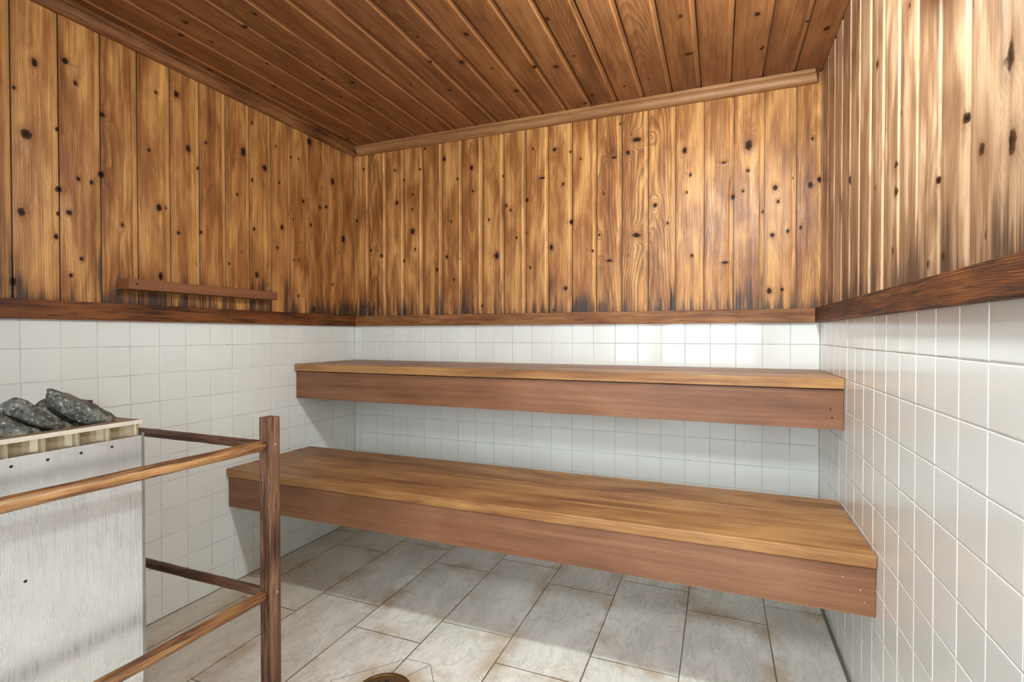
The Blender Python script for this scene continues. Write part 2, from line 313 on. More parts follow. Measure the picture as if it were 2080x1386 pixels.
# ------------------------------------------------------------------ object helpers
def link(o, parent=None):
    COL.objects.link(o)
    if parent is not None: o.parent = parent
    return o
def tag(o, label=None, cat=None, group=None, kind=None):
    if label: o['label'] = label
    if cat: o['category'] = cat
    if group: o['group'] = group
    if kind: o['kind'] = kind
    return o
def empty(name, loc):
    e = bpy.data.objects.new(name, None); e.empty_display_size = 0.1; e.location = loc; return link(e)
def from_bm(name, bm, mat, parent=None, smooth=False, off=(0, 0, 0)):
    me = bpy.data.meshes.new(name); bm.to_mesh(me); bm.free()
    me.materials.append(mat)
    if smooth:
        for p in me.polygons: p.use_smooth = True
    o = bpy.data.objects.new(name, me); o.location = off
    return link(o, parent)
def set_attrs(me, wc, bd, kv=None):
    for nm, arr in (('wc', wc), ('bd', bd), ('kv', kv)):
        if arr is None: continue
        at = me.attributes.new(nm, 'FLOAT_VECTOR', 'CORNER')
        at.data.foreach_set('vector', np.ascontiguousarray(arr, dtype=np.float32).ravel())
def corner_co(me):
    co = np.empty(len(me.vertices) * 3, np.float32); me.vertices.foreach_get('co', co); co = co.reshape(-1, 3)
    li = np.empty(len(me.loops), np.int32); me.loops.foreach_get('vertex_index', li)
    return co[li], li
def knotvec(me, P2, knots):
    """per-corner offset to the nearest knot of the face, P2 = corner coords (across, along)"""
    n = len(me.polygons)
    ls = np.empty(n, np.int32); lt = np.empty(n, np.int32)
    me.polygons.foreach_get('loop_start', ls); me.polygons.foreach_get('loop_total', lt)
    out = np.zeros((len(P2), 3), np.float32)
    if not knots: return out
    K = np.array([(q[0], q[1]) for q in knots]); R = np.array([q[2] for q in knots]); EL = np.array([q[3] for q in knots])
    cen = np.array([P2[s:s+t].mean(0) for s, t in zip(ls, lt)])
    D = np.sqrt((cen[:, None, 0] - K[None, :, 0])**2 + ((cen[:, None, 1] - K[None, :, 1]))**2) / R[None, :]
    j = D.argmin(1)
    own = np.repeat(j, lt)
    out[:, 0] = (P2[:, 0] - K[own, 0]) / R[own]
    out[:, 1] = (P2[:, 1] - K[own, 1]) / (R[own] * EL[own])
    out[:, 2] = R[own]
    return out
KR = {1: (0.0058, 1.25), 2: (0.0100, 1.2), 3: (0.0150, 1.15), 5: (0.014, 0.42), 6: (0.022, 0.5)}
def knotlist(lst, sgn=1.0):
    o = []
    for u, v, c in lst:
        r, e = KR[c]; f = rng.uniform(0.85, 1.15); o.append((sgn * u, v, r * f, e * rng.uniform(0.8, 1.35)))
    return o

def boards(name, O, U, V, N, u0, u1, v0, v1, phase, pitch, mat, knots, parent, step=0.014, gw=0.0014, seed0=0.0):
    O, U, V, N = (np.array(q, float) for q in (O, U, V, N))
    verts = []; faces = []; fseed = []
    k0 = math.floor((u0 - phase) / pitch) - 1
    k1 = math.ceil((u1 - phase) / pitch) + 1
    nv = max(2, int(round((v1 - v0) / step)))
    uv = []
    for kk in range(k0, k1):
        g = phase + kk * pitch
        if g + pitch < u0 or g > u1: continue
        lift = rng.uniform(-0.0008, 0.0006)
        wj = rng.uniform(-0.0015, 0.0015)
        e = g + pitch
        prof = [(g - gw, -0.012), (g + 0.0012, -0.012), (g + 0.0013, -0.0015), (g + 0.0030, lift)]
        fa, fb = g + 0.0030, e - 0.0235 + wj
        for i in range(1, 9): prof.append((fa + (fb - fa) * i / 8, lift))
        prof += [(fb + 0.0028, -0.0012), (fb + 0.0062, -0.0038), (fb + 0.0080, -0.0042), (e - gw - 0.0002, -0.0040), (e - gw, -0.012)]
        prof = [(min(max(u, u0), u1), d) for u, d in prof]
        sd = seed0 + kk * 1.37 + 50
        base = len(verts); m = len(prof)
        wav = [rng.uniform(0, 6.28) for _ in range(3)]
        for j in range(nv + 1):
            v = v0 + (v1 - v0) * j / nv
            wob = 0.0006 * math.sin(v * 9 + wav[0]) + 0.0004 * math.sin(v * 23 + wav[1])
            for i, (u, d) in enumerate(prof):
                uu = u + (wob if 10 <= i <= 14 else 0.0); uu = min(max(uu, u0), u1)
                verts.append(O + U * uu + V * v + N * d); uv.append((uu, d, v, g + pitch / 2))
        for j in range(nv):
            for i in range(m - 1):
                if abs(prof[i][0] - prof[i+1][0]) < 1e-7 and abs(prof[i][1] - prof[i+1][1]) < 1e-7: continue
                if prof[i][0] >= u1 - 1e-7 and prof[i+1][0] >= u1 - 1e-7: continue
                if prof[i][0] <= u0 + 1e-7 and prof[i+1][0] <= u0 + 1e-7: continue
                a = base + j * m + i
                faces.append((a, a + 1, a + 1 + m, a + m)); fseed.append(sd)
    me = bpy.data.meshes.new(name); me.from_pydata([tuple(v) for v in verts], [], faces); me.update()
    me.materials.append(mat)
    _, li = corner_co(me)
    uv = np.array(uv)[li]
    wc = np.stack([uv[:, 0] - uv[:, 3], uv[:, 1], uv[:, 2]], 1)
    bdv = np.zeros_like(wc); bdv[:, 0] = np.repeat(np.array(fseed), 4)
    kl = knots
    set_attrs(me, wc, bdv, knotvec(me, np.stack([uv[:, 0], uv[:, 2]], 1), kl))
    o = bpy.data.objects.new(name, me)
    return link(o, parent)

def tiles(name, O, U, V, N, u0, u1, v0, v1, pu, pv, pitch, mat, parent, gap=0.0030):
    O, U, V, N = (np.array(q, float) for q in (O, U, V, N))
    verts = []; faces = []; sd = []
    def cuts(a, b, ph):
        c = [a]; kk = math.ceil((a - ph) / pitch + 1e-6)
        while ph + kk * pitch < b - 0.004:
            if ph + kk * pitch > a + 0.004: c.append(ph + kk * pitch)
            kk += 1
        c.append(b); return c
    cu = cuts(u0, u1, pu); cv = cuts(v0, v1, pv); s = 0
    D = 0.0016
    for i in range(len(cu) - 1):
        for j in range(len(cv) - 1):
            s += 1
            a, b, c, d = cu[i] + gap/2, cu[i+1] - gap/2, cv[j] + gap/2, cv[j+1] - gap/2
            tx, ty, tz = rng.uniform(-1, 1) * 0.0013, rng.uniform(-1, 1) * 0.0013, rng.uniform(-0.0002, 0.0002)
            mu, mv = (a + b) / 2, (c + d) / 2
            base = len(verts)
            for ins, dep in ((0, -D), (0.0003, -0.0006), (0.0012, -0.0001), (0.0026, 0.0)):
                for (u, v) in ((a + ins, c + ins), (b - ins, c + ins), (b - ins, d - ins), (a + ins, d - ins)):
                    dd = dep + (tz + (u - mu) * tx + (v - mv) * ty if dep > -D else 0)
                    verts.append(O + U * u + V * v + N * dd)
            for r in range(3):
                for q in range(4):
                    x0 = base + r * 4 + q; x1 = base + r * 4 + (q + 1) % 4
                    faces.append((x0, x1, x1 + 4, x0 + 4)); sd.append(s)
            faces.append((base + 12, base + 13, base + 14, base + 15)); sd.append(s)
    me = bpy.data.meshes.new(name); me.from_pydata([tuple(v) for v in verts], [], faces); me.update(); me.materials.append(mat)
    bdv = np.zeros((len(me.loops), 3)); bdv[:, 0] = np.repeat(np.array(sd, float), 4)
    set_attrs(me, np.zeros((len(me.loops), 3)), bdv)
    return link(bpy.data.objects.new(name, me), parent)

def box_bm(x0, x1, y0, y1, z0, z1, bev=0.0, seg=2):
    bm = bmesh.new(); bmesh.ops.create_cube(bm, size=1.0)
    for v in bm.verts:
        v.co = Vector(((x0 + x1) / 2 + v.co.x * (x1 - x0), (y0 + y1) / 2 + v.co.y * (y1 - y0), (z0 + z1) / 2 + v.co.z * (z1 - z0)))
    if bev: bmesh.ops.bevel(bm, geom=bm.edges[:], offset=bev, segments=seg, affect='EDGES', profile=0.6)
    return bm
def slab(name, b, mat, parent=None, kind=None, bev=0.0):
    o = from_bm(name, box_bm(*b, bev=bev), mat, parent)
    if kind: o['kind'] = kind
    return o
SEED = [200.0]
def wood_attrs(o, along, knots=None, seed=None):
    """along = 0/1/2 axis of the grain; stores grain coordinates on the mesh"""
    me = o.data; P, _ = corner_co(me)
    SEED[0] += 3.17; sd = seed if seed is not None else SEED[0]
    oth = [i for i in range(3) if i != along]
    cen = (P.max(0) + P.min(0)) / 2
    wc = np.stack([P[:, oth[0]] - cen[oth[0]], P[:, oth[1]] - cen[oth[1]], P[:, along]], 1)
    bdv = np.zeros_like(wc); bdv[:, 0] = sd
    kvv = None
    set_attrs(me, wc, bdv, kvv)
    return o
def wood_box(name, b, along, mat, parent=None, bev=0.002, off=(0, 0, 0)):
    bb = (b[0]-off[0], b[1]-off[0], b[2]-off[1], b[3]-off[1], b[4]-off[2], b[5]-off[2])
    o = from_bm(name, box_bm(*bb, bev=bev), mat, parent)
    return wood_attrs(o, along)
def extrude_profile(name, prof, axis, a0, a1, mat, parent=None, n=2, endcut=None):
    """prof = list of (h, z); axis 'x' -> runs along x with h measured as -y; axis 'y' -> runs along y with h = +x"""
    bm = bmesh.new(); rings = []
    for j in range(n + 1):
        t = a0 + (a1 - a0) * j / n
        ring = []
        for (h, z) in prof:
            tt = t - (endcut(h, z) if (endcut and j == n) else 0.0)
            ring.append(bm.verts.new((tt, -h, z) if axis == 'x' else (h, tt, z)))
        rings.append(ring)
    m = len(prof)
    for j in range(n):
        for i in range(m):
            bm.faces.new((rings[j][i], rings[j][(i+1) % m], rings[j+1][(i+1) % m], rings[j+1][i]))
    bm.faces.new(rings[0]); bm.faces.new(list(reversed(rings[-1])))
    bmesh.ops.recalc_face_normals(bm, faces=bm.faces)
    o = from_bm(name, bm, mat, parent)
    return wood_attrs(o, 0 if axis == 'x' else 1)
def rod(name, p0, p1, r, mat, parent, off, seed):
    p0 = Vector(p0) - Vector(off); p1 = Vector(p1) - Vector(off)
    ax = (p1 - p0); L = ax.length; ax.normalize()
    s = ax.orthogonal().normalized(); t = ax.cross(s)
    bm = bmesh.new(); rings = []; N_ = 60; S = 20; sc = []
    for j in range(N_ + 1):
        f = j / N_; ring = []
        e = min(f, 1 - f) * L
        rr = r * (1.0 if e > 0.006 else (0.80 + 0.2 * math.sqrt(max(0, 1 - (1 - e / 0.006)**2))))
        for i in range(S):
            an = 2 * math.pi * i / S
            d = rr * (1 + 0.07 * mnoise.noise(Vector((math.cos(an) * 1.3, math.sin(an) * 1.3, f * L * 9 + seed))) + 0.05 * mnoise.noise(Vector((an, seed, f * L * 30))))
            ring.append(bm.verts.new(p0 + ax * (f * L) + s * (math.cos(an) * d) + t * (math.sin(an) * d)))
            sc.append((math.cos(an) * d, math.sin(an) * d, f * L))
        rings.append(ring)
    for j in range(N_):
        for i in range(S):
            bm.faces.new((rings[j][i], rings[j][(i+1) % S], rings[j+1][(i+1) % S], rings[j+1][i]))
    bm.faces.new(list(reversed(rings[0]))); bm.faces.new(rings[-1])
    bmesh.ops.recalc_face_normals(bm, faces=bm.faces)
    o = from_bm(name, bm, mat, parent, smooth=True)
    _, li = corner_co(o.data)
    wc = np.array(sc)[li]; wc[:, 0] += 0.02
    bdv = np.zeros_like(wc); bdv[:, 0] = seed * 1.7
    set_attrs(o.data, wc, bdv)
    return o
def disc_stack(name, prof, loc, axis, mat, parent=None, seg=32, off=(0, 0, 0)):
    """lathe of (r, h) along axis vector"""
    ax = Vector(axis).normalized(); s = ax.orthogonal().normalized(); t = ax.cross(s); L0 = Vector(loc) - Vector(off)
    bm = bmesh.new(); rings = []
    for (r, h) in prof:
        if r < 1e-6: rings.append([bm.verts.new(L0 + ax * h)])
        else: rings.append([bm.verts.new(L0 + ax * h + s * (math.cos(2*math.pi*i/seg) * r) + t * (math.sin(2*math.pi*i/seg) * r)) for i in range(seg)])
    for a, b in zip(rings, rings[1:]):
        for i in range(seg):
            if len(a) == 1: bm.faces.new((a[0], b[i], b[(i+1) % seg]))
            elif len(b) == 1: bm.faces.new((a[i], a[(i+1) % seg], b[0]))
            else: bm.faces.new((a[i], a[(i+1) % seg], b[(i+1) % seg], b[i]))
    bmesh.ops.recalc_face_normals(bm, faces=bm.faces)
    return from_bm(name, bm, mat, parent, smooth=True)
def screw(name, loc, axis, parent, off, r=0.0035, mat=None):
    return disc_stack(name, [(0, 0.0016), (r * 0.55, 0.0015), (r, 0.0006), (r, -0.002)], loc, axis, mat or M['screw'], parent, 12, off)

# ------------------------------------------------------------------ room shell
ZT = 1.2            # top of the tiled zone (behind the band trim)
def knots_random(u0, u1, v0, v1, n, avoid=None):
    o = []
    for _ in range(n):
        c = rng.choice([1, 1, 1, 2, 2, 3]); r, e = KR[c]
        u, v = rng.uniform(u0, u1), rng.uniform(v0, v1)
        if avoid and avoid(u, v): continue
        o.append((u, v, r * rng.uniform(.8, 1.2), e))
    return o

fl = slab('floor', (-0.12, W + 0.12, YF - 0.12, 0.12, -0.10, 0.0), M['floor'], kind='structure')
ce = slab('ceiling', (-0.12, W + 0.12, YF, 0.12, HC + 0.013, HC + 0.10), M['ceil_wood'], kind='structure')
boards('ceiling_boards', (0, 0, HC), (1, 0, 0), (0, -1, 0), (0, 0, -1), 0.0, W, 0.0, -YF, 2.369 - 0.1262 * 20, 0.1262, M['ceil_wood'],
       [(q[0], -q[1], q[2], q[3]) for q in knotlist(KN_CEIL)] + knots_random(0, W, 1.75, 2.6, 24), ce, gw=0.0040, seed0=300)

def wall_slab(name, lo_box, hi_box, mat):
    bm = bmesh.new()
    for b in (lo_box, hi_box):
        t_ = box_bm(*b); me_ = bpy.data.meshes.new('t'); t_.to_mesh(me_); t_.free(); bm.from_mesh(me_); bpy.data.meshes.remove(me_)
    o = from_bm(name, bm, mat); o['kind'] = 'structure'; return o
# the slab carries the tiles low down and stands back behind the boards above them
wl = wall_slab('wall_left', (-0.12, -0.0013, YF, 0.12, 0.0, ZT + 0.03), (-0.12, -0.0125, YF, 0.12, ZT + 0.03, HC + 0.02), M['grout'])
wb = wall_slab('wall_back', (0.0, W, 0.0013, 0.12, 0.0, ZT + 0.03), (0.0, W, 0.0125, 0.12, ZT + 0.03, HC + 0.02), M['grout'])
wr = wall_slab('wall_right', (W + 0.0013, W + 0.12, YF, 0.12, 0.0, ZT + 0.03), (W + 0.0125, W + 0.12, YF, 0.12, ZT + 0.03, HC + 0.02), M['grout_lit'])
tiles('tile_facing', (0, 0, 0), (0, 1, 0), (0, 0, 1), (1, 0, 0), YF, 0.0, 0.0, ZT, -0.0807, 1.0929, 0.11, M['tile'], wl, gap=0.0024)
tiles('tile_facing', (0, 0, 0), (1, 0, 0), (0, 0, 1), (0, -1, 0), 0.0, W, 0.0, ZT, 0.0508, 1.0929, 0.11, M['tile'], wb, gap=0.0026)
tiles('tile_facing', (W, 0, 0), (0, -1, 0), (0, 0, 1), (-1, 0, 0), 0.0, -YF, 0.0, ZT, 0.0673, 1.0929, 0.11, M['tile'], wr, gap=0.0034)
boards('wood_panelling', (0.0, 0, 0), (0, 1, 0), (0, 0, 1), (1, 0, 0), YF, 0.0, ZT + 0.031, HC, -0.117, 0.1266, M['wall_wood'],
       knotlist(KN_LEFT) + knots_random(YF, -1.68, 1.25, HC, 25), wl, gw=0.0021, seed0=100)
boards('wood_panelling', (0, 0, 0), (1, 0, 0), (0, 0, 1), (0, -1, 0), 0.0, W, ZT + 0.031, HC, 0.109, 0.1262, M['wall_wood'],
       knotlist(KN_BACK), wb, gw=0.0024, seed0=500)
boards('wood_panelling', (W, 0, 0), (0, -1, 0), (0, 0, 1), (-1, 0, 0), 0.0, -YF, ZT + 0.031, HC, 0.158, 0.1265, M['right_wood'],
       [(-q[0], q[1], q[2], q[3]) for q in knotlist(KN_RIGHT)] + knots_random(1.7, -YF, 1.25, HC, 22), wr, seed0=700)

# front wall behind the camera: a doorway, plus a window added for fill
DX0, DX1, DZ = 1.58, 2.38, 2.02
WX0, WX1, WZ = 0.42, 1.46, 0.45
bm = bmesh.new()
for b in ((-0.12, WX0, YF - 0.10, YF, 0.0, HC + 0.02), (DX1, W + 0.12, YF - 0.10, YF, 0.0, HC + 0.02), (WX1, DX0, YF - 0.10, YF, 0.0, HC + 0.02),
          (WX0, WX1, YF - 0.10, YF, 0.0, WZ), (WX0, WX1, YF - 0.10, YF, DZ, HC + 0.02), (DX0, DX1, YF - 0.10, YF, DZ, HC + 0.02)):
    t_ = box_bm(*b); me_ = bpy.data.meshes.new('t'); t_.to_mesh(me_); t_.free(); bm.from_mesh(me_); bpy.data.meshes.remove(me_)
wf = from_bm('wall_front', bm, M['mould_wood']); wf['kind'] = 'structure'; wood_attrs(wf, 2)
gm = bpy.data.materials.new('clear_glass'); gm.use_nodes = True; gt = gm.node_tree; gt.nodes.clear()
go1 = gt.nodes.new('ShaderNodeOutputMaterial'); gmx = gt.nodes.new('ShaderNodeMixShader'); gtr = gt.nodes.new('ShaderNodeBsdfTransparent'); ggl = gt.nodes.new('ShaderNodeBsdfGlossy'); gfr = gt.nodes.new('ShaderNodeFresnel')
gtr.inputs[0].default_value = (0.96, 0.98, 0.97, 1); ggl.inputs['Roughness'].default_value = 0.0; gfr.inputs[0].default_value = 1.45
gt.links.new(gfr.outputs[0], gmx.inputs[0]); gt.links.new(gtr.outputs[0], gmx.inputs[1]); gt.links.new(ggl.outputs[0], gmx.inputs[2]); gt.links.new(gmx.outputs[0], go1.inputs[0])
win = slab('added_window', (WX0, WX1, YF - 0.054, YF - 0.048, WZ, DZ), gm, kind='structure')
for b in ((WX0, WX0 + 0.04, YF - 0.08, YF - 0.02, WZ, DZ), (WX1 - 0.04, WX1, YF - 0.08, YF - 0.02, WZ, DZ), (WX0 + 0.04, WX1 - 0.04, YF - 0.08, YF - 0.02, WZ, WZ + 0.04), (WX0 + 0.04, WX1 - 0.04, YF - 0.08, YF - 0.02, DZ - 0.04, DZ)):
    wood_box('added_window_frame', b, 2, M['mould_wood'], win)
# hall outside
slab('floor_hall', (0.2, 3.6, -5.2, YF - 0.12, -0.10, 0.0), M['hall_floor'], kind='structure').name = 'floor_hall'
slab('wall_hall_back', (0.2, 3.6, -5.3, -5.2, 0.0, 2.5), M['plaster'], kind='structure')
w2 = slab('fill_panel', (0.6, 3.2, -5.198, -5.17, 0.45, 2.25), emit('fill_panel_glow', (0.88, 0.97, 1.03), FILL), kind='structure')  # unseen glowing panel added as soft fill light
slab('wall_hall_left', (0.1, 0.2, -5.3, YF - 0.10, 0.0, 2.5), M['plaster'], kind='structure')
slab('wall_hall_right', (3.6, 3.7, -5.3, YF - 0.10, 0.0, 2.5), M['plaster'], kind='structure')
slab('ceiling_hall', (0.1, 3.7, -5.3, YF - 0.10, 2.5, 2.6), M['plaster'], kind='structure')

# band trim between tile and wood
def trim(name, b, along, mat):
    o = wood_box(name, b, along, mat, bev=0.0025); o['kind'] = 'structure'; return o
trim('trim_1', (0.0, 0.020, YF, -0.0005, 1.189, 1.2525), 1, M['trim_wood'])
trim('trim_2', (0.0205, W - 0.0205, -0.020, 0.0, 1.189, 1.2505), 0, M['band_pale'])
trim('trim_3', (W - 0.020, W, YF, -0.0005, 1.189, 1.2525), 1, M['trim_wood'])
# crown mouldings
crown = [(0.0, 2.2176), (0.010, 2.2176), (0.016, 2.2200), (0.0225, 2.2265), (0.027, 2.2345), (0.0285, 2.2390), (0.0290, 2.2402), (0.0315, 2.2440), (0.0355, 2.2478), (0.0410, 2.2502), (0.0450, 2.2515), (0.0455, 2.2525), (0.045, HC + 0.0), (0.0, HC + 0.0)]
o = extrude_profile('trim_4', [(h * 0.9, z) for h, z in crown], 'y', YF, -0.0005, M['band_pale']); o['kind'] = 'structure'
o = extrude_profile('trim_5', crown, 'x', 0.0405, W - 0.010, M['mould_wood'], endcut=lambda h, z: h * 0.45); o['kind'] = 'structure'

# ------------------------------------------------------------------ benches
def bench(label, y_front, y_back, zt, th, planks, f_bot, lab):
    root = empty('sauna_bench', (W / 2, (y_front + y_back) / 2, f_bot)); off = tuple(root.location)
    tag(root, label, 'bench', 'wooden sauna benches')
    ys = [y_back] + planks + [y_front]
    for i in range(len(ys) - 1):
        g = 0.0015
        dz = rng.uniform(-0.0008, 0.0008)
        o = wood_box('seat_plank', (0.0015, W - 0.0015, ys[i+1] + (g if i < len(ys) - 2 else 0), ys[i] - (g if i > 0 else 0), zt - th, zt + dz), 0, M['bench_top'], root, bev=0.0030, off=off)
    o = wood_box('fascia_board', (0.0015, W - 0.0015, y_front + 0.012, y_front + 0.037, f_bot, zt - th - 0.0045), 0, M['bench_face'], root, bev=0.0015, off=off)
    tag(o, 'reddish brown board hanging under the front edge of the seat')
    for x0, x1 in ((0.0004, 0.035), (W - 0.035, W - 0.0004)):
        wood_box('wall_cleat', (x0, x1, y_front + 0.038, y_back - 0.002, f_bot + 0.035, zt - th - 0.0005), 1, M['bench_face'], root, off=off)
    for x0 in (0.62, 1.24, 1.86):
        wood_box('cross_bearer', (x0 - 0.02, x0 + 0.02, y_front + 0.038, y_back - 0.004, f_bot + 0.05, zt - th - 0.0005), 1, M['bench_face'], root, off=off)
    return root, off
ub, uo = bench('upper wooden sauna bench, the narrower and higher of the two, against the tiled back wall', -0.483, -0.001, 0.984, 0.0365, [-0.12, -0.24, -0.36], 0.804, 'upper')
lb, lo = bench('lower wooden sauna bench, deeper and nearer the floor, in front of the upper bench', -0.889, -0.376, 0.531, 0.0365, [-0.430, -0.585, -0.744], 0.3555, 'lower')
for x, z in ((2.437, 0.845), (2.432, 0.875)):
    screw('screw', (x, -0.4715, z), (0, -1, 0), ub, uo, 0.003, M['black'])
for x, z in ((2.395, 0.455), (2.437, 0.425), (2.447, 0.392)):
    screw('screw', (x, -0.877, z), (0, -1, 0), lb, lo, 0.0028)

# ------------------------------------------------------------------ ledge on the left wall
sh = empty('wall_ledge', (0.0, -0.998, 1.306)); so_ = tuple(sh.location)
tag(sh, 'short reddish wooden ledge board screwed to the left wall panelling above the tile band', 'ledge')
bm = box_bm(0.0005, 0.0745, -0.34, 0.34, 0.0, 0.038, bev=0.002)
o = from_bm('ledge_board', bm, M['shelf_wood'], sh); wood_attrs(o, 1)
screw('screw', (0.0745, -1.310, 1.326), (1, 0, 0), sh, so_, 0.0035, M['black'])
screw('screw', (0.0745, -0.680, 1.329), (1, 0, 0), sh, so_, 0.003, M['black'])

# ------------------------------------------------------------------ heater guard rail
gr = empty('heater_guard_rail', (0.45, -1.9, 0.0)); go_ = tuple(gr.location)
tag(gr, 'dark worn wooden guard railing of square posts and round rods around the heater', 'railing')
PX, PY = 0.884, -1.461
def post(x0, x1, y0, y1, zt):
    return wood_box('post', (x0, x1, y0, y1, 0.0, zt), 2, M['post_wood'], gr, bev=0.0028, off=go_)
post(PX - 0.0195, PX + 0.0195, PY - 0.019, PY + 0.019, 0.905)
post(0.0005, 0.042, PY - 0.019, PY + 0.020, 0.910)
post(PX - 0.0195, PX + 0.0195, -2.479, -2.441, 0.912)
post(0.0005, 0.039, -2.479, -2.441, 0.912)
rod('rail_rod', (PX, PY - 0.0215, 0.8265), (PX, -2.44, 0.8380), 0.0148, M['rail_wood'], gr, go_, 3.1)
rod('rail_rod', (PX, PY - 0.0215, 0.4030), (PX, -2.44, 0.4200), 0.0150, M['rail_wood'], gr, go_, 7.7)
rod('rail_rod', (0.0435, PY, 0.8230), (PX - 0.021, PY, 0.8215), 0.0135, M['post_wood'], gr, go_, 11.3)
rod('rail_rod', (0.0435, PY, 0.3970), (PX - 0.021, PY, 0.3975), 0.0140, M['post_wood'], gr, go_, 15.9)
rod('rail_rod', (0.040, -2.46, 0.8330), (PX - 0.021, -2.46, 0.8330), 0.0140, M['post_wood'], gr, go_, 19.9)
rod('rail_rod', (0.040, -2.46, 0.4200), (PX - 0.021, -2.46, 0.4200), 0.0140, M['post_wood'], gr, go_, 23.9)
screw('screw', (PX + 0.0195, PY + 0.004, 0.826), (1, 0, 0), gr, go_, 0.0042)
screw('screw', (PX + 0.0195, PY + 0.006, 0.404), (1, 0, 0), gr, go_, 0.0042)

# ------------------------------------------------------------------ electric sauna heater
HX0, HX1, HY0, HY1 = 0.34, 0.785, -2.33, -1.747
ht = empty('sauna_heater', ((HX0 + HX1) / 2, (HY0 + HY1) / 2, 0.0)); ho = tuple(ht.location)
tag(ht, 'boxy electric sauna heater with streaked aluminium casing, filled with stones', 'heater')
def hbox(name, b, mat, bev=0.0, parent=ht):
    bb = (b[0]-ho[0], b[1]-ho[0], b[2]-ho[1], b[3]-ho[1], b[4], b[5])
    return from_bm(name, box_bm(*bb, bev=bev), mat, parent)
ZP = 0.8965
hbox('front_panel', (HX1 - 0.003, HX1, HY0, HY1, 0.10, ZP), M['alu'], 0.0006)
hbox('back_panel', (HX0, HX0 + 0.003, HY0, HY1, 0.10, ZP), M['steel_dark'])
hbox('side_panel', (HX0 + 0.0035, HX1 - 0.0035, HY1 - 0.003, HY1, 0.10, ZP), M['steel_dark'])
hbox('side_panel', (HX0 + 0.0035, HX1 - 0.0035, HY0, HY0 + 0.003, 0.10, ZP), M['steel_dark'])
hbox('corner_flange', (HX1 - 0.002, HX1 + 0.0015, HY1 - 0.001, HY1 + 0.0055, 0.10, ZP + 0.006), M['steel_dark'], 0.0006)
for x in (HX0 + 0.03, HX1 - 0.06):
    for y in (HY0 + 0.04, HY1 - 0.07):
        hbox('foot', (x, x + 0.03, y, y + 0.03, 0.0, 0.10), M['steel_dark'], 0.002)
# corrugated inner stone bin
def liner():
    bm = bmesh.new()
    path = []
    inset = 0.0078; dp = 0.013
    def side(p0, p1, nrm):
        p0 = Vector(p0); p1 = Vector(p1); L = (p1 - p0).length; d = (p1 - p0).normalized(); n_ = Vector(nrm)
        pit = 0.0605; cnt = int(L / pit)
        st = 0.002 if L > 0.5 else (L - cnt * pit) / 2
        for i in range(cnt + 1):
            s0 = st + i * pit
            for ds, dd in ((0.0, 0.0), (0.004, 0.0), (0.009, -dp * 0.65), (0.020, -dp * 1.1), (0.032, -dp * 1.2), (0.046, -dp * 1.1), (0.0555, -dp * 0.65)) :
                s = s0 + ds
                if s > L: break
                path.append(p0 + d * s + n_ * dd)
    x0, x1, y0, y1 = HX0 + inset, HX1 - inset + 0.004, HY0 + inset, HY1 - 0.004
    side((x1, y1, 0), (x1, y0, 0), (1, 0, 0))
    side((x1, y0, 0), (x0, y0, 0), (0, -1, 0))
    side((x0, y0, 0), (x0, y1, 0), (-1, 0, 0))
    side((x0, y1, 0), (x1, y1, 0), (0, 1, 0))
    lo_, hi_ = [], []
    for p in path:
        lo_.append(bm.verts.new((p.x - ho[0], p.y - ho[1], 0.60))); hi_.append(bm.verts.new((p.x - ho[0], p.y - ho[1], 0.9255)))
    for i in range(len(path)):
        j = (i + 1) % len(path)
        bm.faces.new((lo_[i], lo_[j], hi_[j], hi_[i]))
    bmesh.ops.recalc_face_normals(bm, faces=bm.faces)
    return from_bm('corrugated_liner', bm, M['liner'], ht)
ln_ = liner()
sm_ = ln_.modifiers.new('thick', 'SOLIDIFY'); sm_.thickness = 0.0012; sm_.offset = -1
# rim frame with front lip
bm = bmesh.new()
def addb(bm, b, bev=0.0):
    t_ = box_bm(b[0]-ho[0], b[1]-ho[0], b[2]-ho[1], b[3]-ho[1], b[4], b[5], bev=bev); me_ = bpy.data.meshes.new('t'); t_.to_mesh(me_); t_.free(); bm.from_mesh(me_); bpy.data.meshes.remove(me_)
RW = 0.032
for b in ((HX1 - 0.0015, HX1 + 0.001, HY0 - 0.001, HY1 + 0.0015, 0.9255, 0.9350), (HX0 - 0.001, HX0 + 0.0015, HY0 - 0.001, HY1 + 0.0015, 0.9255, 0.9350),
          (HX0, HX1, HY1 - 0.001, HY1 + 0.0015, 0.9255, 0.9350), (HX0, HX1, HY0 - 0.001, HY0 + 0.0015, 0.9255, 0.9350)):
    addb(bm, b, 0.0005)
from_bm('rim_lip', bm, M['rim'], ht)
bm = bmesh.new()
for b in ((HX1 - RW, HX1 - 0.0016, HY0 + 0.002, HY1 - 0.0012, 0.9335, 0.9348), (HX0 + 0.0016, HX0 + RW, HY0 + 0.002, HY1 - 0.0012, 0.9335, 0.9348),
          (HX0 + RW, HX1 - RW, HY1 - RW, HY1 - 0.0012, 0.9335, 0.9348), (HX0 + RW, HX1 - RW, HY0 + 0.002, HY0 + RW, 0.9335, 0.9348)):
    addb(bm, b)
tag(from_bm('rim_flange', bm, M['rim_brown'], ht), 'heat-browned top flange of the rim')
hbox('stone_grate', (HX0 + 0.03, HX1 - 0.03, HY0 + 0.03, HY1 - 0.03, 0.80, 0.81), M['black'])
for y, z in ((-1.812, 0.882), (-1.873, 0.881), (-1.933, 0.880), (-1.992, 0.880), (-2.052, 0.880), (-2.112, 0.880), (-1.972, 0.645)):
    tag(disc_stack('rivet_hole', [(0, 0.0004), (0.0030, 0.0004), (0.0032, -0.001)], (HX1, y, z), (1, 0, 0), M['black'], ht, 12, ho))
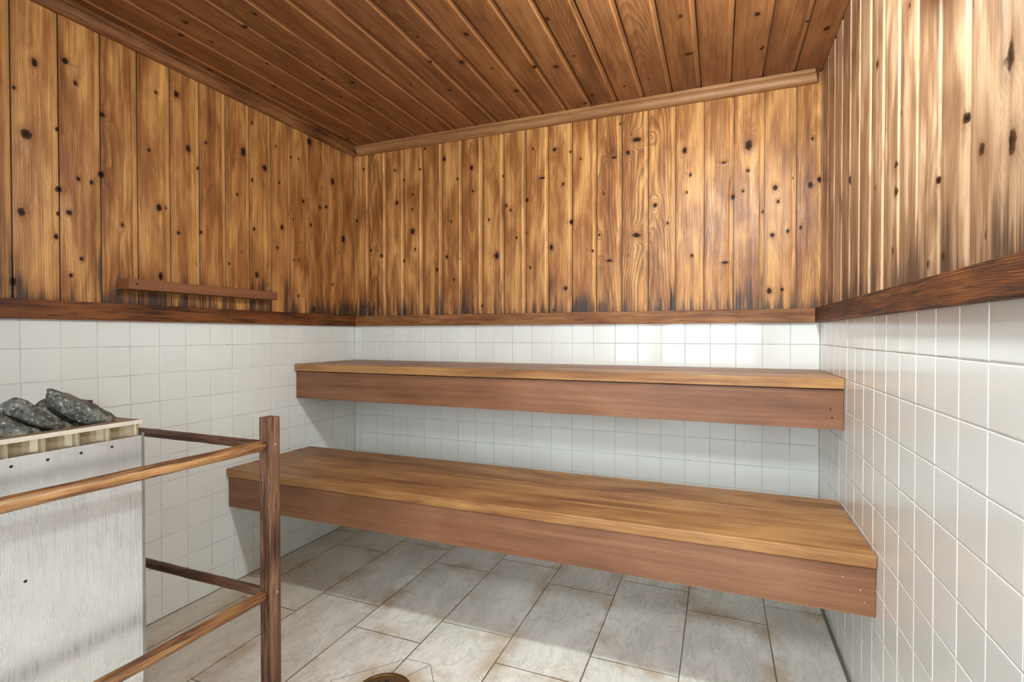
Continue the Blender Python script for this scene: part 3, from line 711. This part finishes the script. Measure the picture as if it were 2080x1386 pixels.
# stones
def rock(name, seed, dims, loc, rot, label, sub=5, cuts=10, shape=None):
    r_ = random.Random(seed); bm = bmesh.new(); bmesh.ops.create_icosphere(bm, subdivisions=sub, radius=1.0)
    planes = []
    for _ in range(cuts):
        v = Vector((r_.gauss(0, 1), r_.gauss(0, 1), r_.gauss(0, 1))).normalized(); planes.append((v, r_.uniform(0.52, 0.80)))
    for v in bm.verts:
        p = v.co.copy()
        for n_, d_ in planes:
            t_ = p.dot(n_) - d_
            if t_ > 0: p -= n_ * t_ * 0.93
        if shape: p = shape(p)
        p = Vector((p.x * dims[0], p.y * dims[1], p.z * dims[2]))
        nz = mnoise.fractal(p * 26 + Vector((seed, 0, 0)), 0.8, 2.1, 4)
        v.co = p + v.co.normalized() * nz * 0.0045
    o = from_bm(name, bm, M['stone'], None, smooth=True, off=loc); o.rotation_euler = rot
    tag(o, label, 'stone', 'sauna stones in the heater'); return o
def slab_rock(outline, T, h, thick, seed, label, nshift=0.0, dish=1.0):
    """rock with a given side profile: hull of the profile and shrunken copies of it at other depths"""
    r_ = random.Random(seed); bm = bmesh.new()
    cx_ = sum(p[0] for p in outline) / len(outline); cz_ = sum(p[1] for p in outline) / len(outline)
    H = Vector((h[0], h[1], 0)).normalized(); Nn = Vector((H.y, -H.x, 0))
    for dep, sc_ in ((-0.5, 0.55), (-0.32, 0.82), (0.0, 1.0), (0.30, 0.90), (0.5, 0.60)):
        for (s_, z_) in outline:
            jj = r_.uniform(-0.06, 0.06)
            q = H * (cx_ + (s_ - cx_) * (sc_ + (jj if sc_ < 1 else 0))) + Vector((0, 0, 1)) * (cz_ + (z_ - cz_) * (sc_ + (jj if sc_ < 1 else 0))) + Nn * (dep * thick + nshift)
            bm.verts.new(q)
    res = bmesh.ops.convex_hull(bm, input=bm.verts[:])
    junk = [g for g in res['geom_interior'] if isinstance(g, bmesh.types.BMVert)]
    bmesh.ops.delete(bm, geom=junk, context='VERTS')
    bmesh.ops.delete(bm, geom=[v for v in bm.verts if not v.link_faces], context='VERTS')
    bmesh.ops.triangulate(bm, faces=bm.faces[:])
    for _ in range(4):
        long_ = [e for e in bm.edges if e.calc_length() > 0.007]
        if not long_: break
        bmesh.ops.subdivide_edges(bm, edges=long_, cuts=1, smooth=0.0)
        bmesh.ops.triangulate(bm, faces=bm.faces[:])
    for _ in range(2): bmesh.ops.smooth_vert(bm, verts=bm.verts[:], factor=0.4, use_axis_x=True, use_axis_y=True, use_axis_z=True)
    bm.normal_update()
    for v in bm.verts:
        v.co += v.normal * (mnoise.fractal(v.co * 34 + Vector((seed, 0, 0)), 0.75, 2.1, 4) * 0.0036)
    o = from_bm('sauna_stone', bm, M['stone'], None, smooth=True, off=T)
    tag(o, label, 'stone', 'sauna stones in the heater'); return o
slab_rock([(-0.126, 0.0898), (-0.1136, 0.0867), (-0.091, 0.0717), (-0.0634, 0.0571), (-0.0324, 0.0407), (-0.0124, 0.0225), (0.0015, 0.007), (0.0004, -0.0024), (-0.0328, -0.0083), (-0.0658, -0.0092), (-0.0941, 0.0143), (-0.1158, 0.0322), (-0.128, 0.0511)],
          (0.725, -1.768, 0.927), (0.5051, 0.8631), 0.085, 3, 'largest speckled grey sauna stone, its pointed end sticking up above the others', -0.02)
slab_rock([(-0.1036, 0.0583), (-0.089, 0.0703), (-0.0757, 0.0764), (-0.0631, 0.0722), (-0.0488, 0.0584), (-0.0241, 0.0316), (-0.0002, 0.0139), (0.007, 0.0044), (-0.0069, -0.0069), (-0.0385, -0.0007), (-0.0613, 0.0147), (-0.0835, 0.0338), (-0.1023, 0.044)],
          (0.735, -1.88, 0.93), (0.4512, 0.8924), 0.058, 8, 'humped dark speckled sauna stone leaning just left of the largest pointed stone', -0.02)
slab_rock([(-0.0681, 0.0534), (-0.0477, 0.0532), (-0.0346, 0.0439), (-0.0126, 0.0273), (0.013, 0.012), (0.0243, 0.0043), (0.0128, -0.0116), (-0.0237, -0.0114), (-0.0652, 0.0045)],
          (0.745, -1.95, 0.93), (0.4153, 0.9097), 0.042, 14, 'lowest grey sauna stone at the left edge of the photo, close to the rim', -0.012)
slab_rock([(-0.0433, 0.0323), (-0.0327, 0.0457), (-0.0202, 0.0506), (-0.0041, 0.0444), (0.014, 0.0244), (0.0137, -0.0124), (-0.0313, 0.0048)],
          (0.55, -1.80, 0.93), (0.4449, 0.8956), 0.07, 21, 'small dark sauna stone peeking out behind the two largest stones', -0.02)
# deeper layer of stones that carries them
q_ = 0
for (x, y, dx, dy) in ((0.69, -1.815, .048, .045), (0.69, -1.92, .048, .045), (0.69, -2.03, .048, .045), (0.58, -1.815, .045, .045), (0.58, -1.92, .045, .045), (0.58, -2.03, .045, .045)):
    q_ += 1
    rock('sauna_stone', 30 + q_, (dx, dy, 0.046), (x, y, 0.855), (0.0, 0.0, 0.5 * q_), 'dark sauna stone lying low in the heater under the upper stones', sub=4)

# ------------------------------------------------------------------ floor drain
dr = empty('floor_drain', (1.080, -1.205, 0.0)); do_ = tuple(dr.location)
tag(dr, 'round rusty brass floor drain set in cut marble floor tiles', 'drain')
disc_stack('drain_ring', [(0.0885, 0.0), (0.0885, 0.0022), (0.0865, 0.0030), (0.081, 0.0030), (0.0795, 0.0018), (0.0790, 0.0004)], (1.080, -1.205, 0.0), (0, 0, 1), M['brass'], dr, 64, do_)
disc_stack('drain_plate', [(0.0790, 0.0006), (0.060, 0.0010), (0.058, 0.0016), (0.030, 0.0018), (0.0, 0.0020)], (1.080, -1.205, 0.0), (0, 0, 1), M['brass_dark'], dr, 64, do_)
for i in range(10):
    an = 2 * math.pi * i / 10
    disc_stack('drain_hole', [(0, 0.0004), (0.007, 0.0003), (0.007, -0.0004)], (1.080 + 0.045 * math.cos(an), -1.205 + 0.045 * math.sin(an), 0.0018), (0, 0, 1), M['black'], dr, 16, do_)

# ------------------------------------------------------------------ lamps
LY, LZ = -1.35, 1.97
lp = empty('wall_lamp', (W, LY, LZ)); lof = tuple(lp.location)
tag(lp, 'round glass sauna wall lamp on the right wall panelling above the photo frame', 'lamp')
disc_stack('lamp_base_shield', [(0, 0.0005), (0.058, 0.0005), (0.060, 0.012), (0.030, 0.026), (0.016, 0.034), (0.014, 0.170), (0.060, 0.178), (0.076, 0.192), (0.078, 0.194), (0.060, 0.184), (0.0, 0.182)], (W, LY, LZ), (-1, 0, 0), M['ceramic'], lp, 40, lof)  # cup behind the globe shaped to keep lamp light off the wall
disc_stack('lamp_globe', [(0.0, 0.1835), (0.034, 0.1850), (0.044, 0.198), (0.052, 0.224), (0.053, 0.244), (0.047, 0.272), (0.030, 0.291), (0.0, 0.298)], (W, LY, LZ), (-1, 0, 0), emit('lit_lamp_glass', (0.86, 0.99, 1.0), LAMP), lp, 40, lof)
hl = empty('ceiling_light', (2.0, -3.7, 2.4)); hlo = tuple(hl.location)
tag(hl, 'flat square ceiling light in the hall behind the camera', 'light')
o = from_bm('light_frame', box_bm(-0.36, 0.36, -0.36, 0.36, 0.02, 0.10), M['ceramic'], hl)
o = from_bm('light_diffuser', box_bm(-0.33, 0.33, -0.33, 0.33, 0.0, 0.018), emit('lit_diffuser', (0.88, 0.98, 1.03), HALL), hl)

# ------------------------------------------------------------------ world, camera, view
wd = bpy.data.worlds.new('world'); scn.world = wd; wd.use_nodes = True
wd.node_tree.nodes['Background'].inputs[0].default_value = (0.5, 0.55, 0.6, 1)
wd.node_tree.nodes['Background'].inputs[1].default_value = 0.02
cam = bpy.data.cameras.new('camera'); co = bpy.data.objects.new('camera', cam); COL.objects.link(co)
cam.sensor_width = 36.0; cam.lens = 18.047; cam.shift_x = -0.49 / 2080; cam.clip_start = 0.02
R_ = Vector((0.9276236, 0.3735157, -0.0006447)); U_ = Vector((-0.0041849, 0.0121190, 0.9999178)); F_ = Vector((-0.3734928, 0.9275447, -0.0128050))
m4 = Matrix.Identity(4)
for i in range(3):
    m4[i][0] = R_[i]; m4[i][1] = U_[i]; m4[i][2] = -F_[i]
m4[0][3], m4[1][3], m4[2][3] = 2.06869, -2.55435, 1.13805
co.matrix_world = m4; scn.camera = co
vs = scn.view_settings
vs.view_transform = 'Standard'; vs.look = 'None'; vs.exposure = EXPO; vs.gamma = 1.0; vs.use_curve_mapping = False
scn.cycles.use_denoising = True
scn.cycles.max_bounces = 10; scn.cycles.diffuse_bounces = 7; scn.cycles.glossy_bounces = 4
scn.cycles.sample_clamp_indirect = 6.0
scn.cycles.caustics_reflective = False; scn.cycles.caustics_refractive = False
